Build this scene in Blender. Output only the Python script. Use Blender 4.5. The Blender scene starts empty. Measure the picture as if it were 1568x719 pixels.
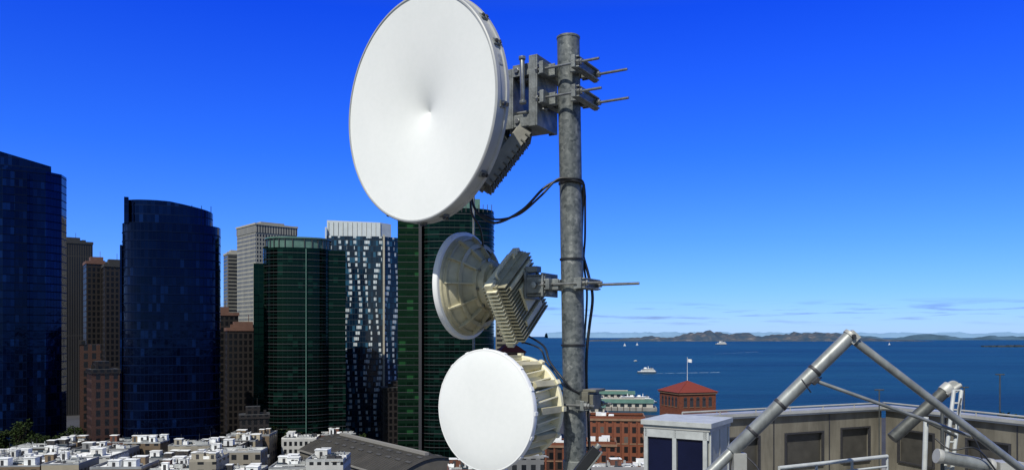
import bpy, math, random
from mathutils import Vector, Matrix, noise
random.seed(7)
scene=bpy.context.scene
EYE=60.0
# ------------------------------------------------------------------ node helpers
def new_mat(name):
    m=bpy.data.materials.new(name); m.use_nodes=True
    nt=m.node_tree; b=nt.nodes['Principled BSDF']
    return m,nt,b
def setin(nt,sock,v):
    if isinstance(v,bpy.types.NodeSocket): nt.links.new(v,sock)
    else: sock.default_value=v
def MA(nt,op,a,b=None,c=None):
    n=nt.nodes.new('ShaderNodeMath'); n.operation=op
    setin(nt,n.inputs[0],a)
    if b is not None: setin(nt,n.inputs[1],b)
    if c is not None: setin(nt,n.inputs[2],c)
    return n.outputs[0]
def C4(c): return (c[0],c[1],c[2],1.0)
def MIX(nt,f,a,b,blend='MIX'):
    n=nt.nodes.new('ShaderNodeMix'); n.data_type='RGBA'; n.blend_type=blend
    setin(nt,n.inputs[0],f)
    setin(nt,n.inputs[6],C4(a) if isinstance(a,tuple) else a)
    setin(nt,n.inputs[7],C4(b) if isinstance(b,tuple) else b)
    return n.outputs[2]
def NOISE(nt,vec,scale,detail=4,rough=.55):
    n=nt.nodes.new('ShaderNodeTexNoise'); n.inputs['Scale'].default_value=scale
    n.inputs['Detail'].default_value=detail; n.inputs['Roughness'].default_value=rough
    if vec is not None: nt.links.new(vec,n.inputs['Vector'])
    return n.outputs[0]
def SCALEV(nt,vec,s):
    n=nt.nodes.new('ShaderNodeMapping'); nt.links.new(vec,n.inputs[0]); n.inputs['Scale'].default_value=s
    return n.outputs[0]
def OBJ(nt): return nt.nodes.new('ShaderNodeTexCoord').outputs['Object']
def RAMP(nt,f,stops):
    n=nt.nodes.new('ShaderNodeValToRGB'); nt.links.new(f,n.inputs[0])
    e=n.color_ramp.elements
    while len(e)<len(stops): e.new(.5)
    for i,(p,c) in enumerate(stops): e[i].position=p; e[i].color=C4(c)
    return n.outputs[0]
def simple(name,col,rough=.6,metal=0.0,ns=6.0,amt=.25,bump=.0,spec=.5,streak=None):
    m,nt,b=new_mat(name)
    o=OBJ(nt)
    if streak: o=SCALEV(nt,o,streak)
    f=NOISE(nt,o,ns,6,.6)
    dark=tuple(x*(1-amt) for x in col); lite=tuple(min(1,x*(1+amt*.6)) for x in col)
    cr=RAMP(nt,f,[(.3,dark),(.7,lite)])
    nt.links.new(cr,b.inputs['Base Color'])
    b.inputs['Roughness'].default_value=rough; b.inputs['Metallic'].default_value=metal
    b.inputs['Specular IOR Level'].default_value=spec
    if bump>0:
        bn=nt.nodes.new('ShaderNodeBump'); bn.inputs['Strength'].default_value=bump; bn.inputs['Distance'].default_value=.01
        f2=NOISE(nt,o,ns*6,4); nt.links.new(f2,bn.inputs['Height']); nt.links.new(bn.outputs[0],b.inputs['Normal'])
    return m
def facade(name,ga,gb,frame,bay,floor,fx,fz,rough=.12,lit=None,litp=.0,spec=.5,pattern=None,framerough=.6,bump=.15,stint=None):
    m,nt,b=new_mat(name)
    uv=nt.nodes.new('ShaderNodeTexCoord').outputs['UV']
    s=nt.nodes.new('ShaderNodeSeparateXYZ'); nt.links.new(uv,s.inputs[0])
    u=MA(nt,'DIVIDE',s.outputs[0],bay); v=MA(nt,'DIVIDE',s.outputs[1],floor)
    fu=MA(nt,'FRACT',u); fv=MA(nt,'FRACT',v); cu=MA(nt,'FLOOR',u); cv=MA(nt,'FLOOR',v)
    mask=MA(nt,'MAXIMUM',MA(nt,'LESS_THAN',fu,fx),MA(nt,'LESS_THAN',fv,fz))
    cb=nt.nodes.new('ShaderNodeCombineXYZ'); nt.links.new(cu,cb.inputs[0]); nt.links.new(cv,cb.inputs[1])
    wn=nt.nodes.new('ShaderNodeTexWhiteNoise'); nt.links.new(cb.outputs[0],wn.inputs[0])
    ws=nt.nodes.new('ShaderNodeSeparateColor'); nt.links.new(wn.outputs[1],ws.inputs[0])
    big=NOISE(nt,SCALEV(nt,cb.outputs[0],(.16,.09,1)),1.0,3)
    g=MIX(nt,MA(nt,'POWER',ws.outputs[0],2.0),ga,gb)
    g=MIX(nt,MA(nt,'MULTIPLY',big,.8),g,MIX(nt,.5,g,ga))
    if lit:
        thr=MA(nt,'ADD',MA(nt,'MULTIPLY',big,.5),MA(nt,'MULTIPLY',ws.outputs[1],.75))
        g=MIX(nt,MA(nt,'GREATER_THAN',thr,1.0-litp),g,lit)
    if pattern:
        # white reflections painted into the glass colour, drifting with the storey
        w=MA(nt,'SINE',MA(nt,'ADD',MA(nt,'MULTIPLY',cv,.30),MA(nt,'MULTIPLY',cu,.35)))
        w2=MA(nt,'FRACT',MA(nt,'ADD',MA(nt,'MULTIPLY',u,.26),MA(nt,'MULTIPLY',w,.30)))
        k=MA(nt,'MULTIPLY',MA(nt,'LESS_THAN',w2,.30),MA(nt,'GREATER_THAN',fv,.42))
        k=MA(nt,'MULTIPLY',k,MA(nt,'GREATER_THAN',ws.outputs[2],.15))
        g=MIX(nt,k,g,pattern)
    col=MIX(nt,mask,g,frame)
    dirt=NOISE(nt,SCALEV(nt,uv,(.2,.05,1)),1.0,5)
    col=MIX(nt,.35,col,MIX(nt,1.0,col,RAMP(nt,dirt,[(.3,(.45,.45,.45)),(.7,(1.3,1.3,1.3))]),'MULTIPLY'))
    nt.links.new(col,b.inputs['Base Color'])
    r=MA(nt,'ADD',MA(nt,'MULTIPLY',mask,framerough-rough),rough); nt.links.new(r,b.inputs['Roughness'])
    b.inputs['Specular IOR Level'].default_value=spec
    if stint: b.inputs['Specular Tint'].default_value=C4(stint)
    bn=nt.nodes.new('ShaderNodeBump'); bn.inputs['Strength'].default_value=bump; bn.inputs['Distance'].default_value=.3
    h=MA(nt,'ADD',MA(nt,'MULTIPLY',mask,.4),MA(nt,'ADD',MA(nt,'MULTIPLY',NOISE(nt,uv,.35,2),.5),MA(nt,'MULTIPLY',NOISE(nt,uv,.06,2),2.5)))
    nt.links.new(h,bn.inputs['Height']); nt.links.new(bn.outputs[0],b.inputs['Normal'])
    return m
# ------------------------------------------------------------------ mesh builder
def frame3(z,hint=None):
    z=Vector(z).normalized()
    h=Vector(hint) if hint else (Vector((0,0,1)) if abs(z.z)<.9 else Vector((1,0,0)))
    x=h.cross(z).normalized(); y=z.cross(x)
    return Matrix((x,y,z)).transposed()
class MB:
    def __init__(s): s.v=[];s.f=[];s.m=[];s.uv=[];s.s=[]
    def add(s,pts,mat=0,uv=None,smooth=False):
        i=len(s.v); s.v+= [tuple(p) for p in pts]; s.f.append(list(range(i,i+len(pts))))
        s.m.append(mat); s.uv.append(uv or [(p[0]+p[1],p[2]) for p in pts]); s.s.append(smooth)
    def prism(s,fp,z0,z1,mat=0,top=None,bottom=False):
        top=mat if top is None else top
        zt=z1 if callable(z1) else (lambda x,y:z1)
        n=len(fp); us=[0]
        for i in range(n):
            a=fp[i];b=fp[(i+1)%n]; us.append(us[-1]+math.hypot(b[0]-a[0],b[1]-a[1]))
        for i in range(n):
            a=fp[i];b=fp[(i+1)%n]; za=zt(*a);zb=zt(*b)
            s.add([(a[0],a[1],z0),(b[0],b[1],z0),(b[0],b[1],zb),(a[0],a[1],za)],mat,[(us[i],z0),(us[i+1],z0),(us[i+1],zb),(us[i],za)])
        s.add([(p[0],p[1],zt(*p)) for p in fp],top)
        if bottom: s.add([(p[0],p[1],z0) for p in reversed(fp)],top)
    def box(s,c,sz,mat=0,R=None):
        c=Vector(c); hx,hy,hz=[k/2 for k in sz]
        R=R or Matrix.Identity(3)
        P=[c+R@Vector((x*hx,y*hy,z*hz)) for x in(-1,1) for y in(-1,1) for z in(-1,1)]
        for q,(du,dv) in (((0,1,3,2),(sz[1],sz[2])),((4,6,7,5),(sz[1],sz[2])),((0,4,5,1),(sz[0],sz[2])),((2,3,7,6),(sz[0],sz[2])),((0,2,6,4),(sz[0],sz[1])),((1,5,7,3),(sz[0],sz[1]))):
            s.add([P[k] for k in q],mat,[(0,0),(du,0),(du,dv),(0,dv)])
    def lathe(s,prof,origin,R,mat=0,n=48,cont=False,capA=False,capB=False):
        o=Vector(origin)
        rings=[[o+R@Vector((r*math.cos(2*math.pi*i/n),r*math.sin(2*math.pi*i/n),z)) for i in range(n)] for r,z in prof]
        if cont:
            base=len(s.v)
            for rg in rings: s.v+=[tuple(p) for p in rg]
            for k in range(len(rings)-1):
                for i in range(n):
                    j=(i+1)%n
                    s.f.append([base+k*n+i,base+k*n+j,base+(k+1)*n+j,base+(k+1)*n+i]); s.m.append(mat); s.uv.append([(0,0)]*4); s.s.append(True)
        else:
            for k in range(len(rings)-1):
                base=len(s.v); s.v+=[tuple(p) for p in rings[k]]+[tuple(p) for p in rings[k+1]]
                for i in range(n):
                    j=(i+1)%n
                    s.f.append([base+i,base+j,base+n+j,base+n+i]); s.m.append(mat); s.uv.append([(0,0)]*4); s.s.append(True)
        if capA: s.add(list(reversed(rings[0])),mat)
        if capB: s.add(rings[-1],mat)
    def cyl(s,p0,p1,r,mat=0,n=16,r1=None,caps=True):
        p0=Vector(p0);p1=Vector(p1);d=p1-p0
        s.lathe([(r,0),(r if r1 is None else r1,d.length)],p0,frame3(d),mat,n,False,caps,caps)
    def hexnut(s,p,d,r,h,mat=0):
        p=Vector(p);d=Vector(d).normalized(); R=frame3(d)
        rg=[[p+R@Vector((r*math.cos(math.pi/3*i),r*math.sin(math.pi/3*i),z)) for i in range(6)] for z in(0,h)]
        for i in range(6):
            j=(i+1)%6; s.add([rg[0][i],rg[0][j],rg[1][j],rg[1][i]],mat)
        s.add(rg[1],mat); s.add(list(reversed(rg[0])),mat)
    def tube(s,pts,r,mat=0,n=10,sub=8):
        P=[Vector(p) for p in pts]; Q=[]
        for i in range(len(P)-1):
            a=P[max(i-1,0)];b=P[i];c=P[i+1];d=P[min(i+2,len(P)-1)]
            for k in range(sub):
                t=k/sub
                Q.append(.5*((2*b)+(-a+c)*t+(2*a-5*b+4*c-d)*t*t+(-a+3*b-3*c+d)*t**3))
        Q.append(P[-1]); base=len(s.v)
        for i,q in enumerate(Q):
            d=(Q[min(i+1,len(Q)-1)]-Q[max(i-1,0)]); R=frame3(d,(.13,.97,.2))
            s.v+=[tuple(q+R@Vector((r*math.cos(2*math.pi*k/n),r*math.sin(2*math.pi*k/n),0))) for k in range(n)]
        for i in range(len(Q)-1):
            for k in range(n):
                j=(k+1)%n
                s.f.append([base+i*n+k,base+i*n+j,base+(i+1)*n+j,base+(i+1)*n+k]); s.m.append(mat); s.uv.append([(0,0)]*4); s.s.append(True)
    def obj(s,name,mats,parent=None,loc=(0,0,0),yaw=0,bevel=0,coll=None):
        me=bpy.data.meshes.new(name); me.from_pydata(s.v,[],s.f); 
        for m in mats: me.materials.append(m)
        me.polygons.foreach_set('material_index',s.m); me.polygons.foreach_set('use_smooth',s.s)
        uvl=me.uv_layers.new(name='UVMap'); flat=[c for f in s.uv for p in f for c in p]
        uvl.data.foreach_set('uv',flat); me.update()
        o=bpy.data.objects.new(name,me); scene.collection.objects.link(o)
        o.location=loc; o.rotation_euler=(0,0,yaw)
        if parent: o.parent=parent
        if bevel>0:
            w=o.modifiers.new('weld','WELD'); w.merge_threshold=.00002
            bv=o.modifiers.new('bevel','BEVEL'); bv.width=bevel; bv.segments=2; bv.limit_method='ANGLE'; bv.angle_limit=math.radians(50)
        return o
def empty(name,loc=(0,0,0)):
    e=bpy.data.objects.new(name,None); scene.collection.objects.link(e); e.location=loc; e.empty_display_size=.2
    return e
def facing(X,Y): return math.atan2(-X,Y)
def se(a,b,k=40,p=4.0,cx=0,cy=0):
    out=[]
    for i in range(k):
        t=2*math.pi*i/k; c,s_=math.cos(t),math.sin(t)
        out.append((cx+a*math.copysign(abs(c)**(2/p),c),cy+b*math.copysign(abs(s_)**(2/p),s_)))
    return out
def rect(x0,x1,y0,y1): return [(x0,y0),(x1,y0),(x1,y1),(x0,y1)]
# ------------------------------------------------------------------ light and sky
S=Vector((-.27,-.58,.77)).normalized()
el=math.asin(S.z); rot=math.atan2(S.x,S.y)
w=bpy.data.worlds.new("World"); scene.world=w; w.use_nodes=True
nt=w.node_tree; bg=nt.nodes['Background']
sky=nt.nodes.new('ShaderNodeTexSky'); sky.sky_type='NISHITA'; sky.sun_disc=False
sky.sun_elevation=el; sky.sun_rotation=rot; sky.air_density=1.0; sky.dust_density=.2; sky.ozone_density=3.5; sky.altitude=60
tc=nt.nodes.new('ShaderNodeTexCoord').outputs['Generated']
sp=nt.nodes.new('ShaderNodeSeparateXYZ'); nt.links.new(tc,sp.inputs[0])
tint=RAMP(nt,sp.outputs[2],[(0.0,(.27,.42,.86)),(.05,(.21,.385,.88)),(.12,(.145,.34,.90)),(.22,(.075,.275,.97)),(.38,(.026,.175,1.10)),(.55,(.20,.32,.60))])
# whiter sky on the sun's side of the dome, added to cut blue fill
dp=nt.nodes.new('ShaderNodeVectorMath'); dp.operation='DOT_PRODUCT'; nt.links.new(tc,dp.inputs[0]); dp.inputs[1].default_value=S
sunside=nt.nodes.new('ShaderNodeMapRange'); nt.links.new(dp.outputs['Value'],sunside.inputs[0]); sunside.inputs[1].default_value=-.05; sunside.inputs[2].default_value=.65
tint=MIX(nt,sunside.outputs[0],tint,(.42,.42,.42))
tint=MIX(nt,1.0,tint,(2.0,2.0,2.0),'MULTIPLY')
col=MIX(nt,1.0,sky.outputs[0],tint,'MULTIPLY')
cv=SCALEV(nt,tc,(5.0,5.0,75.0))
cn=NOISE(nt,cv,2.6,5,.55)
cm=MA(nt,'MULTIPLY',MA(nt,'SUBTRACT',cn,.515),9.0)
band=MA(nt,'MAXIMUM',MA(nt,'SUBTRACT',1.0,MA(nt,'ABSOLUTE',MA(nt,'DIVIDE',MA(nt,'SUBTRACT',sp.outputs[2],.027),.017))),0.0)
cmn=nt.nodes.new('ShaderNodeClamp'); nt.links.new(MA(nt,'MULTIPLY',cm,band),cmn.inputs[0])
col=MIX(nt,MA(nt,'MULTIPLY',cmn.outputs[0],.9),col,MIX(nt,1.0,col,(.62,.58,.64),'MULTIPLY'))
nt.links.new(col,bg.inputs[0]); bg.inputs[1].default_value=.10
L=bpy.data.lights.new('sun','SUN'); L.energy=4.8; L.angle=math.radians(.5); L.color=(1,.96,.87)
lo=bpy.data.objects.new('sun',L); scene.collection.objects.link(lo); lo.rotation_euler=(-S).to_track_quat('-Z','Y').to_euler(); lo.location=(-20,-20,100)
scene.view_settings.view_transform='Standard'; scene.view_settings.look='None'; scene.view_settings.exposure=0
cam=bpy.data.cameras.new('camera'); co=bpy.data.objects.new('camera',cam); scene.collection.objects.link(co)
co.location=(0,0,EYE); co.rotation_euler=(math.pi/2,0,0); cam.sensor_width=36; cam.lens=27.55; cam.shift_y=.0985; cam.clip_start=.1; cam.clip_end=150000
scene.camera=co
# ------------------------------------------------------------------ materials
m,nt,b=new_mat('galvanised_steel'); galv=m
o=OBJ(nt)
vo=nt.nodes.new('ShaderNodeTexVoronoi'); vo.inputs['Scale'].default_value=70; nt.links.new(o,vo.inputs['Vector'])
sg=nt.nodes.new('ShaderNodeSeparateColor'); nt.links.new(vo.outputs['Color'],sg.inputs[0])
st=NOISE(nt,SCALEV(nt,o,(22,22,2.2)),1.0,6,.65)
bl=NOISE(nt,o,16,5,.6)
f=MA(nt,'ADD',MA(nt,'MULTIPLY',sg.outputs[0],.22),MA(nt,'ADD',MA(nt,'MULTIPLY',st,.50),MA(nt,'MULTIPLY',bl,.45)))
nt.links.new(RAMP(nt,f,[(.40,(.040,.050,.053)),(.54,(.10,.112,.112)),(.68,(.15,.163,.158)),(.82,(.28,.29,.275))]),b.inputs['Base Color'])
b.inputs['Roughness'].default_value=.5; b.inputs['Metallic'].default_value=.2
bn=nt.nodes.new('ShaderNodeBump'); bn.inputs['Strength'].default_value=.25; bn.inputs['Distance'].default_value=.002; nt.links.new(bl,bn.inputs['Height']); nt.links.new(bn.outputs[0],b.inputs['Normal'])
galv2=simple('zinc_plate',(.19,.205,.20),.5,.35,18,.5,.2)
white=simple('white_paint',(.74,.75,.74),.42,0,3,.06)
m,nt,b=new_mat('radome_fabric'); radome=m
o=OBJ(nt); n=NOISE(nt,o,2.2,5); n2=NOISE(nt,o,40,4)
f=MA(nt,'ADD',MA(nt,'MULTIPLY',n,.7),MA(nt,'MULTIPLY',n2,.3))
nt.links.new(RAMP(nt,f,[(.35,(.68,.70,.685)),(.65,(.735,.75,.735))]),b.inputs['Base Color']); b.inputs['Roughness'].default_value=.55; b.inputs['Specular IOR Level'].default_value=.25
bn=nt.nodes.new('ShaderNodeBump'); bn.inputs['Strength'].default_value=.05; bn.inputs['Distance'].default_value=.02; nt.links.new(n,bn.inputs['Height']); nt.links.new(bn.outputs[0],b.inputs['Normal'])
rimm=simple('rim_grey_white',(.38,.39,.385),.45,.1,8,.15)
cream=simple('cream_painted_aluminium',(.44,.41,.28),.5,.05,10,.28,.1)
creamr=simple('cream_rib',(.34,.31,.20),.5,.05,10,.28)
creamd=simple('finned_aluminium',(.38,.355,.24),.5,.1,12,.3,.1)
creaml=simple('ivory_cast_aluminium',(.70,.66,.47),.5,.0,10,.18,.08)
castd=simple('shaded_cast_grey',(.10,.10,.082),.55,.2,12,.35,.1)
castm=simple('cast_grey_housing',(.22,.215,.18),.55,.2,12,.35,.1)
black=simple('black_rubber',(.012,.013,.015),.45,0,30,.3)
darkm=simple('dark_metal',(.05,.05,.055),.5,.3,20,.3)
steel=simple('bolt_steel',(.26,.27,.265),.35,.7,40,.35)
# ------------------------------------------------------------------ ground, water
asph=simple('asphalt_ground',(.04,.04,.042),.9,0,.02,.4)
g=MB(); g.prism([(-4000,-1500),(3000,-1500),(3000,300),(420,560),(70,600),(20,560),(-40,900),(-4000,5000)],-4,0,0)
g.obj('ground',[asph])
m,nt,b=new_mat('bay_water')
o=OBJ(nt)
n1=NOISE(nt,SCALEV(nt,o,(.0006,.003,1)),1.0,6,.6)
n3=NOISE(nt,SCALEV(nt,o,(.004,.02,1)),1.0,6,.65)
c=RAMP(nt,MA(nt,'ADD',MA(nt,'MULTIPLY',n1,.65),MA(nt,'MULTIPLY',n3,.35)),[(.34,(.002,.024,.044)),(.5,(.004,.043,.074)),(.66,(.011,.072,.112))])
nt.links.new(c,b.inputs['Base Color']); b.inputs['Roughness'].default_value=.45; b.inputs['Specular IOR Level'].default_value=.12
bn=nt.nodes.new('ShaderNodeBump'); bn.inputs['Strength'].default_value=1.0; bn.inputs['Distance'].default_value=2.0
h=MA(nt,'ADD',NOISE(nt,SCALEV(nt,o,(.05,.12,1)),1.0,5,.65),NOISE(nt,SCALEV(nt,o,(.006,.02,1)),1.0,4,.6))
nt.links.new(h,bn.inputs['Height']); nt.links.new(bn.outputs[0],b.inputs['Normal'])
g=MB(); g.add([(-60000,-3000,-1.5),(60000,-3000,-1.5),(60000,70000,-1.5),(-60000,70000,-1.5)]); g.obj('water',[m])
def hills(name,x0,x1,Y,depth,hf,mat,nx=160,ny=6):
    b=MB(); P=[]
    for j in range(ny):
        row=[]
        for i in range(nx):
            x=x0+(x1-x0)*i/(nx-1); t=j/(ny-1)
            prof=math.sin(math.pi*min(1,t*1.0))**.8 if 0<t<1 else 0
            h=hf(i/(nx-1),x)*prof*(1+.25*noise.noise(Vector((x*.004,j*1.3,5))))
            row.append((x,Y+depth*t,-1.8+h))
        P.append(row)
    for j in range(ny-1):
        for i in range(nx-1): b.add([P[j][i],P[j][i+1],P[j+1][i+1],P[j+1][i]],0,smooth=False)
    return b.obj(name,[mat])
mh,nt,b=new_mat('hazy_island_scrub')  # bluish scrub tones: distance haze mixed into the base colour
n=NOISE(nt,OBJ(nt),.008,8,.7)
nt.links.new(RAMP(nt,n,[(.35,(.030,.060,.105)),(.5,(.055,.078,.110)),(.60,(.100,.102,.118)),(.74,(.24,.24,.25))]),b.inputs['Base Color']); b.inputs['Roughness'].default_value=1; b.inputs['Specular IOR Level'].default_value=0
def hf1(t,x):
    e=max(0,math.sin(math.pi*t))**.5
    bumps=.34+.66*math.exp(-((x-2350)/330)**2)+.60*math.exp(-((x-3650)/420)**2)+.25*math.exp(-((x-2900)/250)**2)+.22*math.exp(-((x-1600)/250)**2)
    return 122*e*bumps*(1+.6*noise.noise(Vector((x*.0045,2,0)))+.4*noise.noise(Vector((x*.015,4,0))))
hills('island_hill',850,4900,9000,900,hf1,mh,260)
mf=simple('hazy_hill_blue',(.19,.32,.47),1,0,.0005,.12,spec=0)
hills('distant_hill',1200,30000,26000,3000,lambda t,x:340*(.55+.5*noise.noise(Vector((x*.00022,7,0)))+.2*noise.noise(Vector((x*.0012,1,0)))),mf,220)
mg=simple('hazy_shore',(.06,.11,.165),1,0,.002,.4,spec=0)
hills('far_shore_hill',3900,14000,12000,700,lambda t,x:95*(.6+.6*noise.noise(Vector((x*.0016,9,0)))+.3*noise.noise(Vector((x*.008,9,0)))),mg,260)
b=MB()
for i in range(26):
    x=2650+i*24; b.box((x,4400+random.uniform(-20,20),3),(26,30,random.uniform(5,14)),0)
b.obj('breakwater',[simple('rock_dark',(.04,.05,.06),.95,0,.05,.4)])
foam=simple('foam',(.36,.46,.54),.9,0,.08,.3)
def wake(x0,y0,x1,y1,w0,w1,name='wake'):
    b=MB(); n=40; pr=None
    for i in range(n+1):
        t=i/n; x=x0+(x1-x0)*t; y=y0+(y1-y0)*t
        ww=(w0+(w1-w0)*t)*(.6+.8*abs(noise.noise(Vector((i*.7,x0,0)))))
        cur=((x,y-ww,-1.42),(x,y+ww,-1.42))
        if pr and (i%7!=5): b.add([pr[0],cur[0],cur[1],pr[1]])
        pr=cur
    b.obj(name,[foam])
wake(238,1290,355,1330,2,5); wake(1480,5500,1610,5500,9,3); wake(700,2700,960,3050,2,5); wake(400,3700,760,3500,4,2); wake(1700,3200,2100,3100,4,2)
hullm=simple('hull_navy',(.03,.05,.09),.4,0,1,.2)
wind=simple('boat_window',(.02,.03,.04),.15,0,1,.2)
def ferry(x,y,L,yaw,name):
    b=MB(); W=L*.27
    fp=[(-L/2,-W/2),(L*.3,-W/2),(L/2,0),(L*.3,W/2),(-L/2,W/2)]
    b.prism(fp,-2,L*.07,1)
    b.prism([(p[0]*.96-.3,p[1]*.96) for p in fp],L*.07,L*.09,0)
    b.prism(rect(-L*.44,L*.28,-W*.42,W*.42),L*.09,L*.17,0)
    b.prism(rect(-L*.43,L*.27,-W*.43,W*.43),L*.115,L*.15,2)
    b.prism(rect(-L*.36,L*.16,-W*.36,W*.36),L*.17,L*.24,0); b.prism(rect(-L*.35,L*.17,-W*.37,W*.37),L*.19,L*.22,2)
    b.prism(rect(L*.0,L*.12,-W*.2,W*.2),L*.24,L*.30,0); b.cyl((-L*.1,0,L*.24),(-L*.1,0,L*.36),L*.015,0,8)
    b.prism(rect(-L*.3,-L*.22,-W*.12,W*.12),L*.24,L*.31,1)
    b.obj(name,[white,hullm,wind],loc=(x,y,-1.2),yaw=yaw)
ferry(223,1300,31,math.pi,'ferry_boat'); ferry(1465,5500,80,math.pi,'ferry_boat')
ferry(300,1900,10,.3,'motor_boat')
for (x,y) in ((690,4800),(830,5200),(2600,5400)):
    b=MB(); b.prism([(-8,-2.5),(6,-2.5),(10,0),(6,2.5),(-8,2.5)],0,2.2,0); b.add([(0,0,3),(-7,0.3,3),(0,0,18)],0); b.add([(1,0,3),(9,0.3,3),(1,0,15)],0); b.cyl((.4,0,0),(.4,0,19),.3,0,6)
    b.obj('sailboat',[white],loc=(x,y,-1.3),yaw=.4)
# ------------------------------------------------------------------ skyline towers
NT=(.10,.28,1.0)
navy=facade('navy_curtain_wall',(.0005,.0011,.005),(.0012,.0038,.018),(.0008,.002,.007),1.6,3.9,.08,.14,.07,(.002,.0075,.034),.07,.34,stint=NT,bump=.3)
navy2=facade('blue_curtain_wall',(.0005,.0018,.009),(.0018,.007,.034),(.0010,.004,.017),1.6,3.9,.06,.12,.07,(.003,.013,.06),.09,.42,stint=NT,bump=.3)
green=facade('green_glass',(.0005,.0013,.0013),(.0010,.0032,.0027),(.0028,.0088,.0068),2.4,3.2,.09,.13,.1,(.003,.014,.010),.06,.24,stint=(.2,.8,.7))
greenl=facade('bright_green_glass',(.001,.004,.0025),(.0025,.012,.006),(.0015,.004,.003),3.6,3.2,.2,.42,.12,(.012,.055,.018),.12,.26,stint=(.3,1,.5))
crown_g=simple('pale_green_crown',(.085,.17,.14),.4,0,.4,.25)
bluewhite=facade('painted_reflection_glass',(.002,.008,.022),(.008,.035,.07),(.006,.017,.032),1.5,3.3,.1,.12,.08,(.02,.08,.14),.13,.4,pattern=(.50,.56,.58))  # pale pattern colour paints reflections onto the glass
crown_w=simple('white_crown_panels',(.50,.55,.57),.4,0,.3,.1)
creamgrid=facade('cream_concrete_grid',(.012,.012,.012),(.03,.03,.027),(.31,.30,.24),2.6,3.6,.42,.36,.3)
stripe=facade('striped_concrete',(.004,.004,.004),(.007,.006,.006),(.027,.024,.019),1.6,60.0,.5,.01,.4)
crownstripe=facade('crown_slots',(.02,.02,.02),(.05,.045,.04),(.31,.30,.24),2.4,60.0,.6,.01,.4)
hband=facade('banded_concrete',(.015,.015,.015),(.03,.03,.025),(.17,.16,.12),40.0,3.6,.02,.45,.3)
brown=facade('brown_stone',(.002,.002,.003),(.004,.004,.004),(.011,.0075,.006),2.6,3.6,.4,.3,.3)
brick=facade('red_brick_wall',(.012,.010,.010),(.03,.025,.025),(.18,.055,.025),3.4,4.2,.46,.36,.3,(.10,.09,.08),.1)
brickd=facade('dark_brick_wall',(.005,.005,.006),(.010,.010,.010),(.045,.017,.009),3.4,4.0,.5,.3,.3)
roofd=simple('roof_dark',(.03,.032,.035),.9,0,.3,.3)
roofg=simple('roof_gravel',(.24,.23,.21),.95,0,.25,.3)
trim=simple('pale_trim',(.36,.34,.27),.8,0,.5,.2)
trimd=simple('tan_brick_trim',(.22,.13,.08),.85,0,.5,.25)
terra=simple('clay_tile_roof',(.17,.025,.013),.8,0,.6,.3,streak=(6,6,1))
pink=simple('pink_stone',(.13,.065,.045),.8,0,.3,.25)
def slabs(b,fp,z0,z1,step,mat,grow=.25,th=.3,c=(0,0)):
    z=z0
    while z<z1:
        q=[(c[0]+(p[0]-c[0])*(1+grow/25),c[1]+(p[1]-c[1])*(1+grow/25)) for p in fp]
        b.prism(q,z,z+th,mat,mat,True); z+=step
X,Y=-250,400; b=MB()
fpA=[(-22,-14),(-8,-18),(10,-17),(17,-12),(19.5,-4),(19.5,14),(-22,14)]
b.prism(fpA,0,142,0,1); slabs(b,fpA,8,141,3.9,2,.12,.25)
b.prism([(-22,-10),(12.5,-10),(12.5,12),(-22,12)],142,lambda x,y:154-(x+22)*.235,0,1)
b.prism(rect(-3,2,-19.0,-17.8),0,141,2,1)
b.obj('glass_skyscraper',[navy2,roofd,navy],loc=(X,Y,0),yaw=facing(X,Y))
X,Y=-156,360; b=MB()
fp=se(20.6,17,48,3.2); b.prism(fp,0,109.5,0,1); slabs(b,fp,8,109,3.9,2,.15,.25)
fp2=se(18.6,15,48,3.2,-1.2); b.prism(fp2,109.5,lambda x,y:119.5-max(0,x+2)*.17,2,1)
b.prism(rect(-19.3,-17.5,-13,13),109,120.4,2,1)
for i in range(9): b.box((-16+i*4,-13.8+abs(i-4)*.2,114),(.25,.5,9),2)
b.prism(rect(-21.2,-20.4,-8,8),0,100,2,1)
b.obj('glass_skyscraper',[navy,roofd,navy2],loc=(X,Y,0),yaw=facing(X,Y))
X,Y=-109,400; b=MB()
fp=se(17.2,15,48,2.6); b.prism(fp,0,103.5,0,1); slabs(b,fp,8,103,3.2,2,.3,.28)
b.prism(se(15.6,13.4,48,2.6),103.5,108.2,3,1); b.prism(se(16.4,14.2,48,2.6),108.2,108.9,3,1)
for i in range(30):
    t=2*math.pi*i/30; x=16.0*math.copysign(abs(math.cos(t))**(2/2.6),math.cos(t)); y=13.8*math.copysign(abs(math.sin(t))**(2/2.6),math.sin(t)); b.box((x,y,105.8),(.35,.35,4.8),2)
fpb=rect(12,23,-10,12); b.prism(fpb,0,103,0,1); slabs(b,fpb,8,103,3.2,2,.4,.28,(17,1))
b.prism(rect(-21.5,-15,-6,12),0,96,0,1)
b.prism(rect(3.4,3.8,-15.7,-14.6),0,103,3,1)
for i in range(34):
    z=8+i*2.9
    if i%2: b.box((-15.6,-8.2,z),(3.0,.5,1.1),4,Matrix.Rotation(-.9,3,'Z'))
b.obj('green_glass_tower',[green,roofd,darkm,crown_g,greenl],loc=(X,Y,0),yaw=facing(X,Y))
X,Y=-89.5,470; b=MB()
fp=[(-21,-12),(12,-15),(21.5,-9),(21.5,15),(-21,15)]
b.prism(fp,0,118,0,1); 
b.prism([(-20.5,-10),(10,-12.6),(16.5,-8),(16.5,13),(-20.5,13)],118,lambda x,y:127.3-(x+20)*.03,2,1)
for i in range(12): b.box((-19.5+i*2.7,-10.4-(i*2.7)*.078,122.2),(.12,.3,8.2),3)
b.prism(rect(-21.5,-20.6,-12.4,-9),0,123,2,1); b.prism([(11.5,-15.5),(12.6,-15.5),(12.6,-14.4),(11.5,-14.4)],0,119,3,1)
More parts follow.
